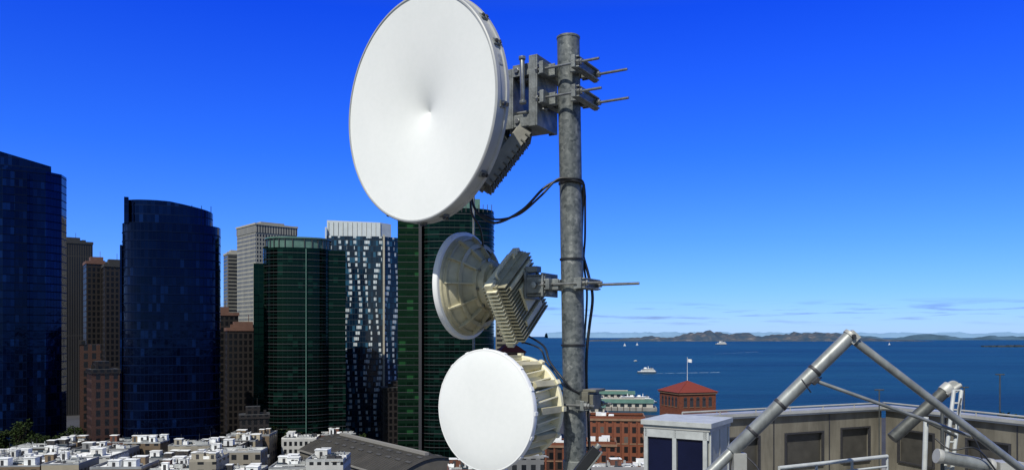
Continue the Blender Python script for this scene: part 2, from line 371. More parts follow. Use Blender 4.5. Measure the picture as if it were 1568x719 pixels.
b.obj('pale_glass_tower',[bluewhite,roofd,crown_w,trim],loc=(X,Y,0),yaw=facing(X,Y))
X,Y=-31.7,380; b=MB()
fpL=rect(-22.8,-12,-12,13); b.prism(fpL,0,117,4,1)
fp=se(18.5,15,48,3.0,4.4); b.prism(fp,0,119.6,0,1); slabs(b,fp,8,119,3.2,2,.3,.28,(4.4,0))
slabs(b,fpL,8,117,3.2,2,.25,.25,(-17,0))
b.prism(rect(-13,-11.6,-14,-10),0,118,2,1)
for i in range(16): b.box((-9+i*2.0,-15.3,119.5),(.3,.3,3.6),2)
b.prism(rect(8,16,-6,6),119.6,125.5,3,1)
b.prism(rect(-6,5,-6,6),119.6,122.5,1,1)
b.obj('green_glass_tower',[green,roofd,darkm,crown_g,greenl],loc=(X,Y,0),yaw=facing(X,Y))
def boxtower(name,X,Y,w,d,h,mat,extra=0,top=None,cap=None):
    b=MB(); b.prism(rect(-w/2,w/2,-d/2,d/2),0,h,0,1)
    b.prism(rect(-w/2-.4,w/2+.4,-d/2-.4,d/2+.4),h-.2,h+1.6,2,1)
    b.prism(rect(-w*.3,w*.2,-d*.2,d*.3),h+1.6,h+5,2,1)
    for k in range(3): b.box((random.uniform(-.4,.4)*w,random.uniform(-.3,.3)*d,h+2.3),(w*.1,w*.1,2.4),2)
    b.cyl((w*.1,0,h+4),(w*.1,0,h+9),.15,2,6)
    return b.obj(name,[mat,roofd,cap or trim],loc=(X,Y,0),yaw=facing(X,Y)+extra)
X,Y=-219,700; b=MB()
fp=rect(-19,19,-20,20); b.prism(fp,0,149,0,1); b.prism(rect(-19.4,19.4,-20.4,20.4),149,155.5,3,1); b.prism(rect(-19.9,19.9,-20.9,20.9),155.5,157,2,1)
b.prism(rect(-10,12,-10,10),157,160,2,1)
b.obj('concrete_office_tower',[creamgrid,roofd,trim,crownstripe],loc=(X,Y,0),yaw=facing(X,Y)+.42)
boxtower('concrete_office_tower',-281,800,22,20,142,hband,.2)
boxtower('concrete_office_tower',-337,600,26,20,130,stripe,.1,cap=roofd)
boxtower('concrete_office_tower',-275,520,15,20,107,brown,.1,cap=pink)
boxtower('concrete_office_tower',-256,505,13,16,104,brown,.1,cap=roofd)
boxtower('brick_apartment_building',-180,345,11,14,44,brickd,.15,cap=brown)
b=MB(); b.prism(rect(-4.5,4.5,-4,4),0,56,0,1); b.prism(rect(-4.8,-2,-4.3,4.3),56,58,2,1); b.obj('brick_apartment_building',[brickd,roofd,brown],loc=(-199,370,0),yaw=.5)
boxtower('stone_office_building',-170,460,16,16,72,brown,.1,cap=pink)
boxtower('stone_office_building',-150,440,20,16,63,brown,.1,cap=pink)
boxtower('stone_office_building',-121,368,13,12,22,brown,.0,cap=brown)
boxtower('stone_office_building',-119,430,11,12,60,brickd,.0,cap=brown)
boxtower('stone_office_building',-8,600,9,9,76,hband,.0)
boxtower('stone_office_building',-215,430,36,14,28,brown,.1,cap=brown)
boxtower('stone_office_building',-60,440,26,14,30,brown,.1,cap=brown)
# ------------------------------------------------------------------ brick waterfront blocks
def tile_tower(name,X,Y,w,ze,za,flag=True,yaw=.25):
    b=MB(); h=w/2
    b.prism(rect(-h,h,-h,h),0,ze,6,1); b.prism(rect(-h-.5,h+.5,-h-.5,h+.5),ze-1.0,ze,2,2,True)
    for sx,sy in ((0,-1),(1,0),(-1,0),(0,1)):
        for k in range(5):
            t=(k-2)*w*.17
            cx,cy=(t,sy*(h+.02)) if sy else (sx*(h+.02),t)
            zz=ze-5.2
            b.box((cx,cy,zz),(w*.09 if sy else .1,.1 if sy else w*.09,4.0),3)
            b.cyl((cx-(.05 if sx else 0),cy-(.05 if sy else 0),zz+2),(cx+(.05 if sx else 0),cy+(.05 if sy else 0),zz+2),w*.045,3,14)
            b.box((cx,cy,zz-2.2),(w*.12 if sy else .35,.35 if sy else w*.12,.3),2)
    o=h+.9; A=(0,0,za)
    q=[(-o,-o,ze),(o,-o,ze),(o,o,ze),(-o,o,ze)]
    for i in range(4): b.add([q[i],q[(i+1)%4],A],4)
    for i in range(4): b.cyl(q[i],A,.16,4,6)
    b.add(list(reversed(q)),2)
    if flag:
        b.cyl(A,(0,0,za+11.5),.14,5,8,.07); b.lathe([(.05,-.3),(.25,0),(.05,.3)],(0,0,za+11.6),Matrix.Identity(3),5,8)
        P=[[(.1+i*.35,.25*math.sin(i*.8),za+11.2-j*.55-.05*i) for i in range(8)] for j in range(4)]
        for j in range(3):
            for i in range(7): b.add([P[j][i],P[j][i+1],P[j+1][i+1],P[j+1][i]],5,smooth=True)
    return b.obj(name,[brick,roofg,trimd,darkm,terra,white,simple('brick_field',(.15,.042,.019),.9,0,1.2,.35)],loc=(X,Y,0),yaw=yaw)
tile_tower('brick_tower',89.5,400,20.5,32.0,37.2,True,.30)
tile_tower('brick_tower',-1,420,13,51.5,57.3,False,.2)
bplain=simple('brick_plain',(.15,.045,.022),.9,0,2,.35)
def brickblock(X,Y,w,d,h,yaw,mat=brick,name='brick_warehouse'):
    b=MB(); b.prism(rect(-w/2,w/2,-d/2,d/2),0,h,0,1)
    b.prism(rect(-w/2-.5,w/2+.5,-d/2-.5,d/2+.5),h-.9,h,2,2,True)
    for (x0,x1,y0,y1) in ((-w/2,w/2,-d/2,-d/2+.4),(-w/2,w/2,d/2-.4,d/2),(-w/2,-w/2+.4,-d/2+.4,d/2-.4),(w/2-.4,w/2,-d/2+.4,d/2-.4)):
        b.prism(rect(x0,x1,y0,y1),h,h+1.1,3,2)
    b.prism(rect(-w/2-.15,w/2+.15,-d/2-.15,d/2+.15),h*.55,h*.55+.5,2,2,True)
    n=int(w/3.4)
    for i in range(n+1): b.box((-w/2+i*w/n,-d/2-.12,h*.5),(.7,.24,h-1.8),3)
    for k in range(6):
        s=random.uniform(1,2.6); b.box((random.uniform(-.35,.35)*w,random.uniform(-.35,.35)*d,h+s/2+.003),(s*1.4,s,s),4)
    return b.obj(name,[mat,roofg,trimd,bplain,white],loc=(X,Y,0),yaw=yaw)
brickblock(46,345,24,16,24.5,-.12); brickblock(62,330,13,14,18,-.12); brickblock(35,318,14,12,17,-.12); brickblock(50,300,16,12,10,-.12)
brickblock(98,395,30,22,20,.25); brickblock(118,420,30,20,14,.25); brickblock(20,330,18,14,15,-.1,brickd)
brickblock(8,360,26,14,20,-.1)
greenroof=simple('pier_green_roof',(.07,.15,.12),.7,0,.2,.25); pierw=simple('pier_wall',(.42,.40,.35),.8,0,.3,.15)
pile=simple('timber_pile',(.08,.06,.05),.9)
def pier(X,Y,w,d,yaw,h=5):
    b=MB(); b.prism(rect(-w/2-3,w/2+3,-d/2-4,d/2+4),-1.4,1.2,2,2)
    b.prism(rect(-w/2,w/2,-d/2,d/2),1.2,h,1)
    for sy in(-1,1): b.add([(-w/2-1,sy*(d/2+1),h-.2),(w/2+1,sy*(d/2+1),h-.2),(w/2+1,0,h+2.6),(-w/2-1,0,h+2.6)],0)
    for sx in (-1,1): b.add([(sx*w/2,-d/2,h),(sx*w/2,d/2,h),(sx*w/2,0,h+2.5)],1)
    b.box((0,0,h+2.9),(w*.8,1.4,.9),1)
    n=int(w/6)
    for i in range(n): b.box((-w/2+3+i*6,-d/2-.05,2.9),(3.4,.12,2.4),3)
    for i in range(int(w/5)):
        for sy in(-1,1): b.cyl((-w/2+i*5,sy*(d/2+4),-6),(-w/2+i*5,sy*(d/2+4),2.2),.35,4,6)
    b.obj('pier_shed',[greenroof,pierw,roofg,wind,pile],loc=(X,Y,0),yaw=yaw)
pier(85,655,64,14,-.12); pier(88,760,60,12,-.1,4.5); pier(60,612,24,12,-.1)
for k in range(7): ferry(64+k*11+random.uniform(-2,2),700+random.uniform(-8,8)+k*4,random.uniform(10,24),random.uniform(-.3,.4)+(math.pi if k%2 else 0),'motor_boat')
# ------------------------------------------------------------------ low-rise roofs
wc=[('white',(.62,.62,.59)),('cream',(.42,.37,.27)),('grey',(.22,.22,.22)),('tan',(.20,.145,.09)),('brick',(.13,.05,.03)),('dark',(.05,.045,.04)),('sand',(.33,.30,.24))]
wallc=[simple('stucco_'+n,c,.9,0,.4,.25) for n,c in wc]
wallf=[facade('windows_'+n,(.006,.007,.010),(.025,.027,.03),tuple(x*.7 for x in c),2.4+.35*i,3.6,.45+.02*i,.44,.3) for i,(n,c) in enumerate(wc)]
roofs=[simple('roof_membrane_%s'%n,c,.9,0,.35,.38) for n,c in (('white',(.76,.77,.76)),('pale',(.52,.52,.50)),('grey',(.23,.24,.25)),('dark',(.06,.06,.063)),('tan',(.30,.24,.17)))]
unit=simple('hvac_metal',(.44,.45,.44),.5,.3,2,.25)
def lowrise(X,Y,w,d,h,yaw,rng):
    b=MB(); wm=rng.choice([0,0,1,2,3,4,5,5,6]); rm=rng.choice([0,0,0,0,0,1,1,2,3,4])
    b.prism(rect(-w/2,w/2,-d/2,d/2),0,h,1,2)
    pw=.35; ph=rng.uniform(.4,1.0); pm=rng.choice([0,3,6])
    for (x0,x1,y0,y1) in ((-w/2,w/2,-d/2,-d/2+pw),(-w/2,w/2,d/2-pw,d/2),(-w/2,-w/2+pw,-d/2+pw,d/2-pw),(w/2-pw,w/2,-d/2+pw,d/2-pw)):
        b.prism(rect(x0,x1,y0,y1),h,h+ph,pm,pm)
    nb=rng.randint(14,26)
    for k in range(nb):
        t=rng.random(); x=rng.uniform(-.42,.42)*w; y=rng.uniform(-.40,.40)*d
        if t<.16:
            s=rng.uniform(1.8,4.0); q=rng.choice([0,7]); b.box((x,y,h+1.25+.004),(s,s*.8,2.5),q); b.box((x,y,h+2.6),(s+.3,s*.8+.3,.2),7); b.box((x,y-s*.4-.03,h+1.05),(.9,.06,2.0),4)
        elif t<.50:
            s=rng.uniform(.5,1.8); b.box((x,y,h+.2+s*.4),(s*1.5,s,s*.8),rng.choice([3,3,7,4])); 
            for q in(-.35,.35): b.cyl((x+q*s,y,h+.2+s*.8),(x+q*s,y,h+.4+s*.8),s*.25,4,10)
            b.box((x,y,h+.1),(s*1.6,s*1.1,.18),4)
        elif t<.60:
            s=rng.uniform(2,5); b.add([(x-s/2,y-.8,h+.2),(x+s/2,y-.8,h+.2),(x+s/2,y,h+1.1),(x-s/2,y,h+1.1)],5); b.add([(x-s/2,y+.8,h+.2),(x+s/2,y+.8,h+.2),(x+s/2,y,h+1.1),(x-s/2,y,h+1.1)],5)
            b.box((x,y,h+.1),(s+.3,1.9,.2),0)
        elif t<.74:
            b.cyl((x,y,h),(x,y,h+rng.uniform(2,5)),.07,4,6); b.box((x,y,h+.4),(.6,.6,.8),4)
        elif t<.88:
            b.box((x,y,h+.01+.006*k),(rng.uniform(2,6),rng.uniform(1.5,5),.03),rng.choice([4,3,6,8]))
        else:
            b.box((x,y,h+.6),(rng.uniform(3,7),.5,.5),3); b.cyl((x+1,y+1,h),(x+1,y+1,h+1.8),.2,3,8)
    return b.obj('low_rise_building',[wallc[wm],wallf[wm],roofs[rm],unit,darkm,wind,roofs[2],roofs[0],roofs[4]],loc=(X,Y,0),yaw=yaw)
rng=random.Random(23)
Yr=246
while Yr<372:
    dep=rng.choice([11,13,15,17])
    px=-70+rng.uniform(-30,0)
    while px<510:
        wv=rng.uniform(6,24); X=(px-784)/1200*Yr; Xc=X+wv/2
        ok=not (Yr>258 and Xc>-104) and not (Yr>334 and Xc<-124) and not (Yr>318 and Xc<-188) and not (Yr>326 and Xc<-172)
        if ok:
            hh=rng.uniform(11.5,17.5) if rng.random()<.85 else rng.uniform(8,10)
            if Yr<256: hh=rng.uniform(15,22)
            lowrise(Xc,Yr+dep/2+rng.uniform(-1,1),wv,dep-.6,min(hh,59-.125*Yr),.06+rng.uniform(-.02,.02),rng)
        px+= (wv+rng.choice([.4,.6,1.5,4]))/Yr*1200
    Yr+=dep+rng.choice([0.8,0.8,5])
for X,Y_,w_,d_,h_ in ((-78,236,14,10,12),(-58,232,18,10,9),(-36,238,15,12,12),(-14,255,14,12,17),(4,262,12,12,20),(34,262,15,12,16),(52,270,14,12,13),(14,238,12,10,9),(-100,372,16,12,12),(-84,378,14,12,13)):
    lowrise(X,Y_,w_,d_,h_,.08,rng)
shedroof=simple('standing_seam_roof',(.062,.058,.052),.55,.2,.15,.4); shedw=simple('shed_wall_grey',(.13,.12,.10),.8,0,.3,.2)
b=MB(); Lh,Wh=43,17; N=14
prof=[(-Wh+2*Wh*i/N, 11+5.5*math.sin(math.pi*i/N)) for i in range(N+1)]
for i in range(N):
    (y0,z0),(y1,z1)=prof[i],prof[i+1]
    b.add([(-Lh,y0,z0),(Lh,y0,z0),(Lh,y1,z1),(-Lh,y1,z1)],0)
b.prism(rect(-Lh+.6,Lh-.6,-Wh+.4,Wh-.4),0,10.9,1)
for sx in(-1,1): b.add([(sx*(Lh-.5),y,z) for y,z in prof],1)
for k in range(44):
    x=-Lh+1+k*1.95
    for i in range(N):
        (y0,z0),(y1,z1)=prof[i],prof[i+1]; a=math.atan2(z1-z0,y1-y0)
        b.box((x,(y0+y1)/2,(z0+z1)/2+.08),(.14,math.hypot(y1-y0,z1-z0),.18),2,Matrix.Rotation(a,3,'X'))
for k in range(11):
    for yy in (-8.5,-4,4):
        z=11+5.5*math.sin(math.pi*(yy+Wh)/(2*Wh)); a=math.atan(5.5*math.pi/(2*Wh)*math.cos(math.pi*(yy+Wh)/(2*Wh)))
        b.box((-Lh+5+k*7.6,yy,z+.25),(3.2,1.1,.3),3,Matrix.Rotation(a,3,'X'))
b.box((0,0,17.1),(Lh*1.7,1.6,1.1),4)
for sy in(-1,1): b.box((0,sy*(Wh+.1),10.8),(2*Lh+.4,.5,.6),4)
for k in range(20): b.box((-Lh+3+k*4.2,-Wh+.32,6),(2.6,.2,5),3)
b.obj('vaulted_roof_warehouse',[shedroof,shedw,simple('seam',(.11,.105,.095),.5,.3),roofs[3],simple('ridge_vent',(.26,.25,.23),.6,.1)],loc=(-53,315,0),yaw=math.radians(-53))
# ------------------------------------------------------------------ trees
leafA,nt,b=new_mat('foliage')
n=NOISE(nt,OBJ(nt),.5,4); nt.links.new(RAMP(nt,n,[(.35,(.010,.018,.006)),(.65,(.035,.055,.014))]),b.inputs['Base Color']); b.inputs['Roughness'].default_value=.9; b.inputs['Specular IOR Level'].default_value=.15
bark=simple('bark',(.06,.045,.03),.95,0,3,.3)
def treemesh(seed,H):
    r=random.Random(seed); b=MB()
    b.cyl((0,0,0),(0,0,H*.45),.45,1,8,.28)
    cl=[]
    for i in range(12):
        a=r.uniform(0,6.28); t=r.uniform(.3,.95); R=H*.32*(1-.6*(t-.3)); rr=r.uniform(.3,1)*R
        p=Vector((math.cos(a)*rr,math.sin(a)*rr,H*t)); cl.append((p,H*r.uniform(.08,.16)))
        b.cyl((0,0,H*min(.42,t*.5)),p,.16,1,5,.05)
    for p,cr in cl:
        for k in range(80):
            d=Vector((r.gauss(0,1),r.gauss(0,1),r.gauss(0,.8))).normalized()*cr*r.uniform(.5,1.1); q=p+d
            R=frame3((r.gauss(0,1),r.gauss(0,1),r.gauss(.6,1))); s=r.uniform(.2,.45)
            b.add([q+R@Vector((x*s,y*s,0)) for x,y in((-1,-.6),(1,-.6),(.7,.7),(-.7,.7))],0)
    return b
tm=[treemesh(s,h) for s,h in((1,15),(2,18),(3,13))]
bases=[]
def put_tree(k,x,y,z=0,s=1.0):
    o=bpy.data.objects.new('tree',bases[k].data); scene.collection.objects.link(o); o.location=(x,y,z); o.rotation_euler=(0,0,random.uniform(0,6)); o.scale=(s,s,s)
for i in range(34):
    k=i%3; X_=random.uniform(-242,-190); Y_=random.uniform(334,366)
    if i<3: o=tm[k].obj('tree',[leafA,bark],loc=(X_,Y_,0)); bases.append(o)
    else: put_tree(k,X_,Y_,0,random.uniform(.8,1.15))
for i in range(22): put_tree(i%3,random.uniform(-150,-66),random.uniform(376,392),0,random.uniform(.6,.9))
for i in range(6): put_tree(i%3,random.uniform(110,160),random.uniform(376,390),0,.7)
# ================================================================== NEAR: mast and radio dishes
bb=Vector((.866,-.5,0)); cc=Vector((.5,.866,0)); zz=Vector((0,0,1))
RIG=Matrix((bb,cc,zz)).transposed()
def polex(z): return .287+(1.53-z)*.0166
def rg(bt,ct,z): return Vector((polex(z),4.0,EYE+z))+bb*bt+cc*ct
def D(u,v,y=4.0): return Vector(((u-784)/300.0,y,EYE+(514-v)/300.0))   # rig drawing: 300 units per metre on the mast plane
b=MB(); b.prism(rect(-9,2.2,-12,5.2),0,58.35,0,1); b.obj('office_building',[creamgrid,roofg])
pole=empty('antenna_mast',(polex(0),4,EYE-1.6))
def child(mb,name,par,mats,bevel=0): 
    o=mb.obj(name,mats,bevel=bevel); o.parent=par; o.matrix_parent_inverse=Matrix.Translation(-par.location); return o
b=MB(); b.cyl((polex(-1.65),4,EYE-1.65),(polex(1.515),4,EYE+1.515),.0575,0,48); b.lathe([(.0575,0),(.0600,.001),(.0600,.010),(.056,.013),(.0,.014)],(polex(1.515),4,EYE+1.512),Matrix.Identity(3),0,48)
child(b,'pole_tube',pole,[galv])
b=MB(); b.box((polex(-1.62),4,EYE-1.635),(.4,.4,.03),0)
for sx in(-1,1):
    for sy in(-1,1): b.hexnut((polex(-1.62)+sx*.15,4+sy*.15,EYE-1.62),(0,0,1),.02,.03,0)
child(b,'base_plate',pole,[galv],.003)
b=MB()
for v in (281,397,528): 
    z=(514-v)/300; b.lathe([(.0585,-.006),(.063,-.004),(.063,.004),(.0585,.006)],(polex(z),4,EYE+z),Matrix.Identity(3),0,32)
child(b,'cable_ties',pole,[black])
def clamp(par,z,ext,name,jaw=.26,span=.105,hh=.05):
    b=MB()
    for sgn in(-1,1):
        b.box(rg(sgn*.088,0,z),(.022,jaw,hh),0,RIG)
        for k in(-1,1):
            b.box(rg(sgn*.066,k*.045,z),(.045,.022,hh*.92),0,RIG)
            b.box(rg(sgn*.060,k*.072,z),(.035,.010,hh),0,RIG)
        b.box(rg(sgn*.106,0,z+hh*.40),(.016,jaw*.9,.008),0,RIG); b.box(rg(sgn*.106,0,z-hh*.40),(.016,jaw*.9,.008),0,RIG)
    child(b,name+'_jaws',par,[galv2],.0025)
    b=MB()
    for i,k in enumerate((-1,1)):
        e=ext[i]; b.cyl(rg(-.15,k*span,z),rg(e,k*span,z),.0065,0,12)
        n=int((e-.12)/.006)
        for q in range(n): b.lathe([(.0065,-.0015),(.0078,0),(.0065,.0015)],rg(.12+q*.006,k*span,z),frame3(bb),0,10)
        b.hexnut(rg(.100,k*span,z),bb,.0165,.013,0); b.hexnut(rg(.116,k*span,z),bb,.015,.010,0); b.hexnut(rg(-.118,k*span,z),-bb,.0165,.013,0)
        b.cyl(rg(.098,k*span,z),rg(.100,k*span,z),.021,0,16)
    child(b,name+'_rods',par,[steel])
# ---- big dish
big=empty('microwave_dish_antenna',(-.48,3.85,EYE+1.11))
a,e=math.radians(42.5),math.radians(2)
nv=Vector((-math.sin(a)*math.cos(e),-math.cos(a)*math.cos(e),-math.sin(e)))
uv_=Vector((math.cos(a),-math.sin(a),0)); vv=nv.cross(uv_)
DR=Matrix((uv_,vv,nv)).transposed(); Cc=Vector((-.470,3.85,EYE+1.113)); R0=.547
b=MB(); prof=[]
for i in range(81):
    t=i/80; r=max(.0015,R0*(1-t)*.992); s=1-r/R0; prof.append((r,.002-(.040*s+.036*s**2.6+.018*s**9)))
b.lathe(prof,Cc,DR,0,192,True); child(b,'radome',big,[radome])
b=MB()
b.lathe([(R0*.985,.001),(R0*.99,.006),(R0+.001,.006),(R0+.006,.001),(R0+.006,-.018),(R0+.002,-.020),(R0+.002,-.054),(R0+.009,-.056),(R0+.009,-.072),(R0-.01,-.074)],Cc,DR,0,160)
child(b,'shroud_rim',big,[rimm])
b=MB(); pr=[]
for i in range(15):
    t=i/14; r=(R0-.01)*(1-t)+.10*t; pr.append((r,-.074-.22*(1-(r/R0)**2)))
pr.append((.10,-.30)); b.lathe(pr,Cc,DR,0,96,True); b.lathe([(.10,-.28),(.10,-.34),(.0,-.34)],Cc,DR,0,32)
child(b,'reflector_back',big,[white])
b=MB()
for ang in (-75,-42,-8,22,38,70,110,150,200,240,268):
    t=math.radians(ang); p=Cc+DR@Vector((math.cos(t)*(R0+.007),math.sin(t)*(R0+.007),-.036)); Rk=DR@Matrix.Rotation(t,3,'Z')
    b.box(p,(.010,.030,.040),0,Rk); b.hexnut(p+Rk@Vector((.004,0,.004)),Rk@Vector((1,0,0)),.009,.011,1); b.box(p+Rk@Vector((.006,0,-.020)),(.014,.016,.008),1,Rk)
child(b,'rim_latches',big,[galv2,darkm],.001)
b=MB(); t=math.radians(13); Rk=DR@Matrix.Rotation(t,3,'Z'); b.box(Cc+Rk@Vector((R0+.0030,0,-.037)),(.002,.05,.022),0,Rk); child(b,'label',big,[simple('label_grey',(.25,.27,.3),.6,0,80,.5)])
clamp(big,1.345,(.215,.275),'upper_clamp',.28,.108,.062); clamp(big,1.200,(.225,.280),'lower_clamp',.28,.108,.062)
b=MB()
b.box(rg(-.130,0,1.245),(.012,.23,.36),0,RIG)
for k in(-1,1):
    b.box(rg(-.150,k*.11,1.245),(.045,.010,.36),0,RIG)
for z in (1.385,1.345,1.135,1.075):
    b.box(rg(-.205,0,z),(.14,.18,.010),0,RIG)
for z in (1.365,1.105):
    for k in(-1,1): b.box(rg(-.205,k*.093,z),(.14,.008,.060),0,RIG)
b.box(rg(-.280,0,1.225),(.012,.20,.31),0,RIG)
for k in(-1,1): b.box(rg(-.300,k*.096,1.225),(.04,.008,.31),0,RIG)
b.box(rg(-.18,.03,1.24),(.03,.05,.20),1,RIG)
for z in (1.30,1.26,1.22,1.18,1.14,1.10):
    b.box(rg(-.385,.0,z),(.18,.17,.010),0,RIG); b.box(rg(-.385,-.082,z-.010),(.18,.008,.018),0,RIG)
b.box(rg(-.37,0.02,1.20),(.12,.04,.20),1,RIG)
child(b,'mount_bracket',big,[galv2,darkm],.002)
b=MB(); b.cyl(rg(-.20,-.128,1.19),rg(-.20,-.128,1.415),.013,0,20); b.cyl(rg(-.20,-.128,1.405),rg(-.20,-.128,1.420),.020,0,6); b.cyl(rg(-.20,-.128,1.18),rg(-.20,-.128,1.195),.020,0,6)
for z in(1.365,1.105):
    for q in(-.16,-.25):
        b.hexnut(rg(q,-.097,z),-cc,.014,.010,0); b.hexnut(rg(q,.097,z),cc,.014,.010,0)
for z in (1.33,1.16): b.cyl(rg(-.45,-.05,z),rg(-.1,-.05,z),.008,0,10)
child(b,'mount_bolts',big,[steel],.001)
b=MB(); b.cyl(rg(-.40,0,1.19),Cc+nv*-.30,.07,0,24,.08); child(b,'hub_neck',big,[galv2])
def finbox(mb,c,Rm,sz,nf,fh,ft,mat_body=0,mat_fin=0):
    mb.box(c,sz,mat_body,Rm)
    for i in range(nf):
        off=-sz[1]/2+sz[1]*(i+.5)/nf
        mb.box(Vector(c)+Rm@Vector((0,off,sz[2]/2+fh/2-.001)),(sz[0]*.96,ft,fh),mat_fin,Rm)
lv=Vector((.60,.05,.79)).normalized(); tv=Vector((.79,0,-.60)); wv=tv.cross(lv).normalized(); tv=lv.cross(wv).normalized()
Rm=Matrix((wv,lv,tv)).transposed()
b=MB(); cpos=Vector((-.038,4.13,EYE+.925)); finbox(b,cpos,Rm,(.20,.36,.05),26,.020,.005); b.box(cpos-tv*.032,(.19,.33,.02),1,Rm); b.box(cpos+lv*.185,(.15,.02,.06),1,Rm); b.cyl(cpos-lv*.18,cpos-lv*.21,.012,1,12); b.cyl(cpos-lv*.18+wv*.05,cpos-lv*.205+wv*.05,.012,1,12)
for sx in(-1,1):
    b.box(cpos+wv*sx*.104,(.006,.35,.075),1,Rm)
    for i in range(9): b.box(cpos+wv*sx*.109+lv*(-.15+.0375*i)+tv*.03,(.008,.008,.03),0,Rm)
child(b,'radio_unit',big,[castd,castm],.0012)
b=MB(); b.cyl(cpos-tv*.03,rg(-.40,0,1.15),.045,0,20); child(b,'waveguide_neck',big,[galv2])
# ---- middle dish seen from the back
mid=empty('microwave_dish_antenna',(-.285,4.335,EYE+.278))
def rm(t,c=0,z=.262): return Vector((.298,4.0,EYE+z))+bb*(-t)+cc*c
MR=RIG@Matrix(((0,0,1),(1,0,0),(0,1,0)))
Cm=rm(.632,0,.275)
b=MB(); Rr=.290
b.lathe([(0.0,-.028),(Rr*.5,-.030),(Rr-.006,-.028),(Rr,-.022)],Cm,MR,1,96)
b.lathe([(Rr,-.022),(Rr+.004,-.02),(Rr+.004,.004),(Rr,.008),(Rr-.016,.010)],Cm,MR,1,96)
b.lathe([(Rr-.016,.010),(Rr-.018,.020),(Rr-.03,.024)],Cm,MR,0,96)
pr=[(Rr-.03,.024),(.24,.052),(.20,.088),(.165,.115),(.145,.130)]
b.lathe(pr,Cm,MR,0,96,True)
b.lathe([(.145,.130),(.142,.150),(.128,.152),(.125,.185),(.10,.190),(.098,.210),(.0,.210)],Cm,MR,0,64)
def ribs(mb,C,Rm_,pts,n,th,h,mat=0,ph=0):
    for k in range(n):
        an=ph+2*math.pi*k/n; Rk=Rm_@Matrix.Rotation(an,3,'Z')
        for (r0,z0),(r1,z1) in zip(pts[:-1],pts[1:]):
            l=math.hypot(r1-r0,z1-z0); ang=math.atan2(-(z1-z0),(r1-r0))
            mb.box(Vector(C)+Rk@Vector(((r0+r1)/2,0,(z0+z1)/2+h*.3)),(l*1.03,th,h),mat,Rk@Matrix.Rotation(ang,3,'Y'))
ribs(b,Cm,MR,pr,12,.008,.030,0)
b.lathe([(.211,.075),(.226,.098),(.203,.102)],Cm,MR,0,96)
b.lathe([(.257,.030),(.262,.044),(.250,.046)],Cm,MR,0,96)
for k in range(8):
    an=k*math.pi/4+.2; b.hexnut(Cm+MR@Vector((.135*math.cos(an),.135*math.sin(an),.148)),bb,.009,.012,2)
for k in range(6):
    an=k*math.pi/3; b.box(Cm+MR@Vector((.112*math.cos(an),.112*math.sin(an),.19)),(.02,.012,.025),0,MR@Matrix.Rotation(an,3,'Z'))
child(b,'dish_reflector',mid,[cream,white,steel,creamr])
b=MB(); b.cyl(Cm+bb*.19,rm(.36),.075,0,32); b.cyl(Cm+bb*.225,Cm+bb*.25,.09,0,32); child(b,'feed_neck',mid,[creaml],.002)
rho=math.radians(37); c1=(cc*math.cos(rho)+zz*math.sin(rho)); z1=(-cc*math.sin(rho)+zz*math.cos(rho))
OR=Matrix((c1,z1,bb)).transposed()
oc=rm(.315,0,.205)
b=MB(); finbox(b,oc,OR,(.345,.36,.045),17,.045,.006,0,0)
b.box(oc-bb*.035,(.36,.375,.022),1,OR)
for i in range(18): b.box(oc-bb*.058+z1*(-.17+.020*i),(.32,.0055,.03),1,OR)
for sx in(-1,1):
    for i in range(15): b.box(oc+c1*(sx*.184)+z1*(-.16+.0228*i)-bb*.005,(.020,.007,.058),1,OR)
for sx in(-1,1):
    for sy in(-1,1): b.box(oc+c1*sx*.155+z1*sy*.178-bb*.02,(.055,.035,.040),1,OR); b.hexnut(oc+c1*sx*.16+z1*sy*.178,bb,.010,.012,2)
b.box(oc+z1*.02+bb*.072,(.11,.14,.014),1,OR); b.box(oc-z1*.10+bb*.07,(.20,.03,.012),1,OR); b.box(oc+z1*.14+bb*.07,(.26,.02,.010),1,OR)
for q in(-.09,-.03,.03): b.cyl(oc+c1*q-z1*.175,oc+c1*q-z1*.21,.013,2,12); b.cyl(oc+c1*q-z1*.21,oc+c1*q-z1*.235,.009,3,12)
b.tube([oc+c1*.1+z1*.18,oc+c1*.1+z1*.215,oc+z1*.225,oc-c1*.1+z1*.215,oc-c1*.1+z1*.18],.007,1,8,5)
child(b,'radio_unit',mid,[creamd,creaml,steel,black],.0008)
clamp(mid,.262,(.20,.33),'pole_clamp',.22,.08,.055)
b=MB()
b.box(rm(.120),(.012,.17,.12),0,RIG); b.box(rm(.225),(.012,.15,.14),0,RIG)
for z in(.312,.212): b.box(rm(.17,0,z),(.12,.12,.009),0,RIG)
for k in(-1,1): b.box(rm(.165,k*.066,.262),(.11,.007,.085),0,RIG)
for k in(-1,1): b.hexnut(rm(.17,k*.07,.262),cc*k,.018,.014,1); b.hexnut(rm(.135,k*.07,.285),cc*k,.012,.010,1)
b.cyl(rm(.17,-.085,.262),rm(.17,.085,.262),.010,1,12); b.cyl(rm(.19,0,.21),rm(.19,0,.33),.009,1,12)
b.box(rm(.20,-.03,.345),(.07,.05,.03),0,RIG)
child(b,'mount_bracket',mid,[galv2,steel],.002)
